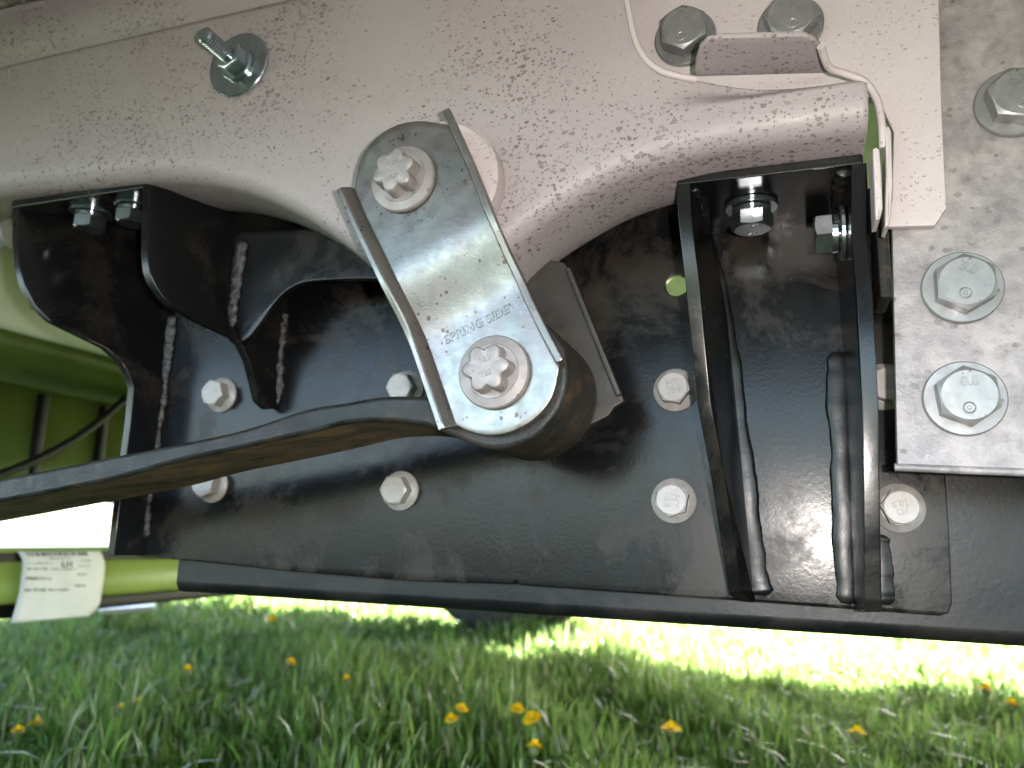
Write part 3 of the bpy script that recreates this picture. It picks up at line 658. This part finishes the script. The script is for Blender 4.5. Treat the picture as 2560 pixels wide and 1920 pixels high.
zt_, zb_ = PX(0, 1376, XB).z, PX(0, 1551, XB).z
br = thing('lower_bar', 'pale lime lower bar across the vehicle, left of the black beam', 'bumper bar', (XB, .9, zb_))
hh = zt_ - zb_
lateral('bar_face', [(XB - .05, zt_), (XB, zt_), (XB - .001, zt_ - .1 * hh), (XB - .012, zt_ - .18 * hh), (XB - .007, zt_ - .24 * hh), (XB - .004, zb_ + .3 * hh), (XB - .006, zb_ + .24 * hh), (XB - .02, zb_ + .2 * hh)], .2, 1.95, M_lime, br)
box('lower_trim', (XB - .03, .21, zb_), (XB - .009, 1.94, zb_ + .2 * hh), M_plast, br, .004)
box('upper_trim', (XB - .001, .21, zt_ - .17 * hh), (XB + .0012, 1.94, zt_ - .01 * hh), M_plast, br, .0006)
lab = thing('paper_label', 'white paper label with barcode and printed lines hanging from the bar', 'label', tuple(PX(140, 1400, XB + .004)))
lside = smooth_path([(44, 1379, 0), (56, 1402, 0), (55, 1430, 0), (48, 1480, 0), (38, 1520, 0), (27, 1558, 0)], 4)
rside = smooth_path([(250, 1377, 0), (260, 1400, 0), (261, 1430, 0), (254, 1480, 0), (246, 1515, 0), (222, 1541, 0)], 4)
nr, nc = len(lside), 13
def lpt(u, v, lift=0.):
    f = v * (nr - 1); i = min(int(f), nr - 2); f -= i
    A = lside[i].lerp(lside[i + 1], f); B = rside[i].lerp(rside[i + 1], f); q = A.lerp(B, u)
    return PX(q.x, q.y, XB + .0035 + .006 * math.sin(v * 2.2) + .0015 * math.sin(u * 3) + lift)
lo_ = mesh('sheet', [lpt(j / (nc - 1), i / (nr - 1)) for i in range(nr) for j in range(nc)],
     [(i * nc + j, i * nc + j + 1, (i + 1) * nc + j + 1, (i + 1) * nc + j) for i in range(nr - 1) for j in range(nc - 1)], M_paper, lab, 60)
s = lo_.modifiers.new('thickness', 'SOLIDIFY'); s.thickness = .0002; s.offset = -1
V = []; Fc = []
def ink(u0, v0, u1, v1):
    k = len(V); V.extend([lpt(u0, v0, .0005), lpt(u1, v0, .0005), lpt(u1, v1, .0005), lpt(u0, v1, .0005)]); Fc.append((k, k + 1, k + 2, k + 3))
u = .09
while u < .82:
    w = random.choice((.008, .012, .02, .028)); ink(u, .025, u + w, .115); u += w + random.choice((.008, .012, .022))
bar = mesh('barcode', V, Fc, M_ink, lo_); V = []; Fc = []
def words(u0, u1, v, hgt):
    u = u0
    while u < u1:
        w = random.uniform(.006, .016); ink(u, v + hgt * random.uniform(0, .4), u + w, v + hgt * random.uniform(.7, 1)); u += w + random.choice((.005, .006, .016))
words(.34, .60, .145, .03)
for k, v in enumerate((.235, .335, .45, .56)): words(.06, .30, v, .035); words(.70 - .01 * k, .83 - .015 * k, v - .04, .03)
words(.34, .66, .345, .025); words(.34, .6, .565, .025); words(.33, .37, .25, .02); words(.33, .36, .46, .02)
for du in (0, .06, .105): ink(.48 + du, .22, .50 + du, .32)
ink(.48, .305, .53, .325)
mesh('printed_lines', V, Fc, M_ink, lo_)
ws = thing('white_offcut', 'small white strip lying in the grass right of the paper label', 'strip', tuple(PZ(320, 1522, .07)))
plate('strip', [(p.x, p.y) for p in [PZ(a, b, .075) for a, b in ((246, 1533), (246, 1526), (322, 1515), (338, 1506), (372, 1505), (388, 1515), (386, 1522))]], .012, frame((0, 0, .07), (1, 0, 0), (0, 1, 0)), M_wbolt, ws, bev=.002)

# ------------------------------------------------------------------ far wheel
tc = PZ(1215, 1540, .07); tyx, tyy = tc.x, 2.27
wh = thing('far_wheel', 'dark tyre of the far wheel just showing under the black beam', 'wheel', (tyx, tyy, 0))
RT = .31
V, Fc = rings([(.19, .0), (.24, .002), (.285, .012), (.302, .03), (RT, .045), (RT, .075), (RT - .006, .078), (RT - .006, .086), (RT, .089), (RT, .125), (RT - .006, .128), (RT - .006, .136), (RT, .139), (RT, .165), (.302, .18), (.285, .198), (.24, .208), (.19, .21)], 72)
mesh('tyre', [(tyx + a, tyy - .1 + c, RT + b - .004) for a, b, c in V], Fc, M_rubber, wh, 30)
V, Fc = rings([(.05, .035), (.17, .03), (.188, .02), (.192, .004)], 48); mesh('rim', [(tyx + a, tyy - .1 + c, RT + b - .004) for a, b, c in V], Fc, M_floor, wh, 30)

# ------------------------------------------------------------------ lawn
def blades(n, x0, x1, y0, y1, hmin, hmax, wmin, wmax, seed):
    r = np.random.default_rng(seed)
    # tufted: centres with offspring plus an even share
    nt_ = n // 14; tcx = r.uniform(x0, x1, nt_); tcy = r.uniform(y0, y1, nt_); th_ = r.uniform(.65, 1.25, nt_)
    idx = r.integers(0, nt_, n); even = r.random(n) < .35
    x = np.where(even, r.uniform(x0, x1, n), tcx[idx] + r.normal(0, .014, n)); y = np.where(even, r.uniform(y0, y1, n), tcy[idx] + r.normal(0, .014, n))
    lump = .82 + .22 * np.sin(x * 7.1 + 1.3 * np.sin(y * 5)) * np.cos(y * 6.3 + x * 2) + .1 * np.sin(x * 19 + y * 13)
    h = r.uniform(hmin, hmax, n) * np.where(even, .85, th_[idx]) * lump
    w = r.uniform(wmin, wmax, n) / 2
    az = r.uniform(0, 2 * np.pi, n); lean = np.abs(r.normal(0, .38, n)) + .05; lean = np.where(r.random(n) < .12, lean + .7, lean)
    lx_ = np.cos(az) * lean * h; ly_ = np.sin(az) * lean * h
    fa = az + np.pi / 2 + r.normal(0, .6, n); dx, dy = np.cos(fa) * w, np.sin(fa) * w
    V = np.zeros((n, 7, 3)); prof = ((0., .75), (.38, 1.), (.74, .72))
    for k, (f, ww) in enumerate(prof):
        bend = f ** 1.8; zz = h * f * (1 - .22 * lean * f)
        for s_i, sg in ((0, -1), (1, 1)):
            V[:, 2 * k + s_i] = np.stack([x + lx_ * bend + sg * dx * ww, y + ly_ * bend + sg * dy * ww, zz], 1)
    V[:, 6] = np.stack([x + lx_, y + ly_, h * np.maximum(.35, 1 - .3 * lean)], 1)
    b = (np.arange(n) * 7)[:, None]
    quads = np.concatenate([b + np.array([[0, 1, 3, 2]]), b + np.array([[2, 3, 5, 4]])]); tris = b + np.array([[4, 5, 6]])
    hue = r.random(n); val = r.uniform(.45, 1.5, n)[:, None]
    c = np.where(hue[:, None] < .72, np.array([[.062, .160, .020]]), np.where(hue[:, None] < .9, np.array([[.125, .225, .030]]), np.array([[.26, .25, .15]]))) * val
    return V.reshape(-1, 3), quads, tris, np.repeat(c, 7, 0)
sets = [blades(98000, -1.85, 1.15, .42, 1.7, .045, .10, .0026, .0054, 1), blades(34000, -2.6, 1.6, 1.7, 3.4, .05, .095, .006, .009, 2), blades(16000, -4.5, 3.5, 3.4, 8, .05, .09, .008, .014, 3), blades(15000, -1.4, 1.4, -1.2, .42, .04, .08, .005, .008, 4)]
voff = 0; VV = []; loops = []; sizes = []; cols = []
for v, q, t_, c in sets:
    VV.append(v); loops += [(q + voff).reshape(-1), (t_ + voff).reshape(-1)]; sizes += [np.full(len(q), 4), np.full(len(t_), 3)]; cols.append(c); voff += len(v)
VV = np.concatenate(VV); loops = np.concatenate(loops); sizes = np.concatenate(sizes); cols = np.concatenate(cols)
me = bpy.data.meshes.new('grass'); me.vertices.add(len(VV)); me.vertices.foreach_set('co', VV.reshape(-1))
me.loops.add(len(loops)); me.loops.foreach_set('vertex_index', loops.astype(np.int32))
me.polygons.add(len(sizes)); st_ = np.concatenate([[0], np.cumsum(sizes)[:-1]]); me.polygons.foreach_set('loop_start', st_.astype(np.int32))
me.update(calc_edges=True)
ca = me.color_attributes.new('tone', 'FLOAT_COLOR', 'POINT'); ca.data.foreach_set('color', np.concatenate([cols, np.ones((len(cols), 1))], 1).reshape(-1).astype(np.float32))
me.materials.append(M_grass); go = link(bpy.data.objects.new('grass', me)); go['kind'] = 'stuff'; go['label'] = 'short green lawn grass under and beyond the vehicle'; go['category'] = 'grass'

# ------------------------------------------------------------------ dandelions
def dandelion(px, py, label, size=.030, zt=.078, tilt=None):
    size *= .78
    p = PZ(px, py, zt); o = thing('dandelion', label, 'flower', (p.x, p.y, 0), 'dandelions in the lawn')
    tilt = tilt if tilt is not None else random.uniform(.1, .5); az = random.uniform(0, 6.28)
    Mh = Matrix.Translation((0, 0, zt)) @ Matrix.Rotation(az, 4, 'Z') @ Matrix.Rotation(tilt, 4, 'X')
    V = []; Fc = []
    for ring, (cnt, r1, lift) in enumerate(((20, 1., .10), (16, .78, .32), (11, .5, .55), (7, .28, .7))):
        for i in range(cnt):
            a = 2 * math.pi * (i + random.uniform(-.25, .25)) / cnt; r_ = size / 2 * r1 * random.uniform(.88, 1.08); w = size * .07
            ca_, sa_ = math.cos(a), math.sin(a); z_ = size * .32 * lift
            for rr, ww, zz in ((.1 * size, w * .5, 0), (r_ * .7, w, z_ * .8), (r_, w * .7, z_)):
                for sg in (-1, 1): V.append(Mh @ Vector((ca_ * rr - sa_ * ww * sg, sa_ * rr + ca_ * ww * sg, zz + .001 * ring)))
            k = len(V) - 6; Fc += [(k, k + 1, k + 3, k + 2), (k + 2, k + 3, k + 5, k + 4)]
    me_ = bpy.data.meshes.new('petals'); me_.from_pydata(V, [], Fc); me_.materials.append(M_petal)
    h_ = link(bpy.data.objects.new('petals', me_)); h_.parent = o
    cV, cF = rings([(.0016, -.010), (.0045, -.007), (.0052, -.002), (.004, .001)], 12)
    part('bud_cup', [tuple(Mh @ Vector(v)) for v in cV], cF, M_stem, o)
    sx, sy = random.uniform(-.012, .012), random.uniform(-.01, .01); base = Mh @ Vector((0, 0, -.008)); V = []; Fc = []
    for i in range(5):
        f = i / 4; c = Vector((sx * (1 - f) + base.x * f, sy * (1 - f) + base.y * f, base.z * f))
        for k in range(6): V.append(tuple(c + Vector((.0013 * math.cos(k * 1.047), .0013 * math.sin(k * 1.047), 0))))
    for i in range(4):
        for k in range(6): Fc.append((i * 6 + k, i * 6 + (k + 1) % 6, i * 6 + 6 + (k + 1) % 6, i * 6 + 6 + k))
    part('stem', V, Fc, M_stem, o)
for a in ((470, 1676, 'dandelion below the paper label, at the left of the lawn'),
          (727, 1656, 'dandelion in the lawn below the left end of the black beam', .026),
          (868, 1699, 'orange-yellow dandelion above the dark hollow in the lawn', .028),
          (1154, 1772, 'dandelion of the left pair in mid lawn, the upper one', .024),
          (1128, 1798, 'dandelion of the left pair in mid lawn, the lower one', .022),
          (1293, 1773, 'dandelion of the right pair in mid lawn, the upper one', .026),
          (1331, 1797, 'dandelion of the right pair in mid lawn, the lower bigger one', .032),
          (1336, 1868, 'dandelion nearest the bottom edge in mid lawn', .026),
          (1678, 1823, 'wide flat dandelion seen edge-on below the left gusset', .036, .07, .05),
          (2143, 1832, 'round yellow dandelion standing alone below the right gusset', .030, .085, .1),
          (2465, 1722, 'dandelion on a bare stalk against the bright lawn at right', .026, .105, .05),
          (2530, 1762, 'dandelion at the right picture edge', .036, .08, .2),
          (345, 1757, 'dandelion deep in the grass at left, the right one of two', .026, .06),
          (300, 1772, 'dandelion deep in the grass at left, the left one of two', .022, .06),
          (92, 1810, 'flat dandelion low in the grass at the far left', .030, .055, .05),
          (45, 1828, 'small dandelion nearest the left bottom corner', .022, .055),
          (680, 1549, 'distant dandelion in the bright strip of lawn under the beam', .034)): dandelion(*a)
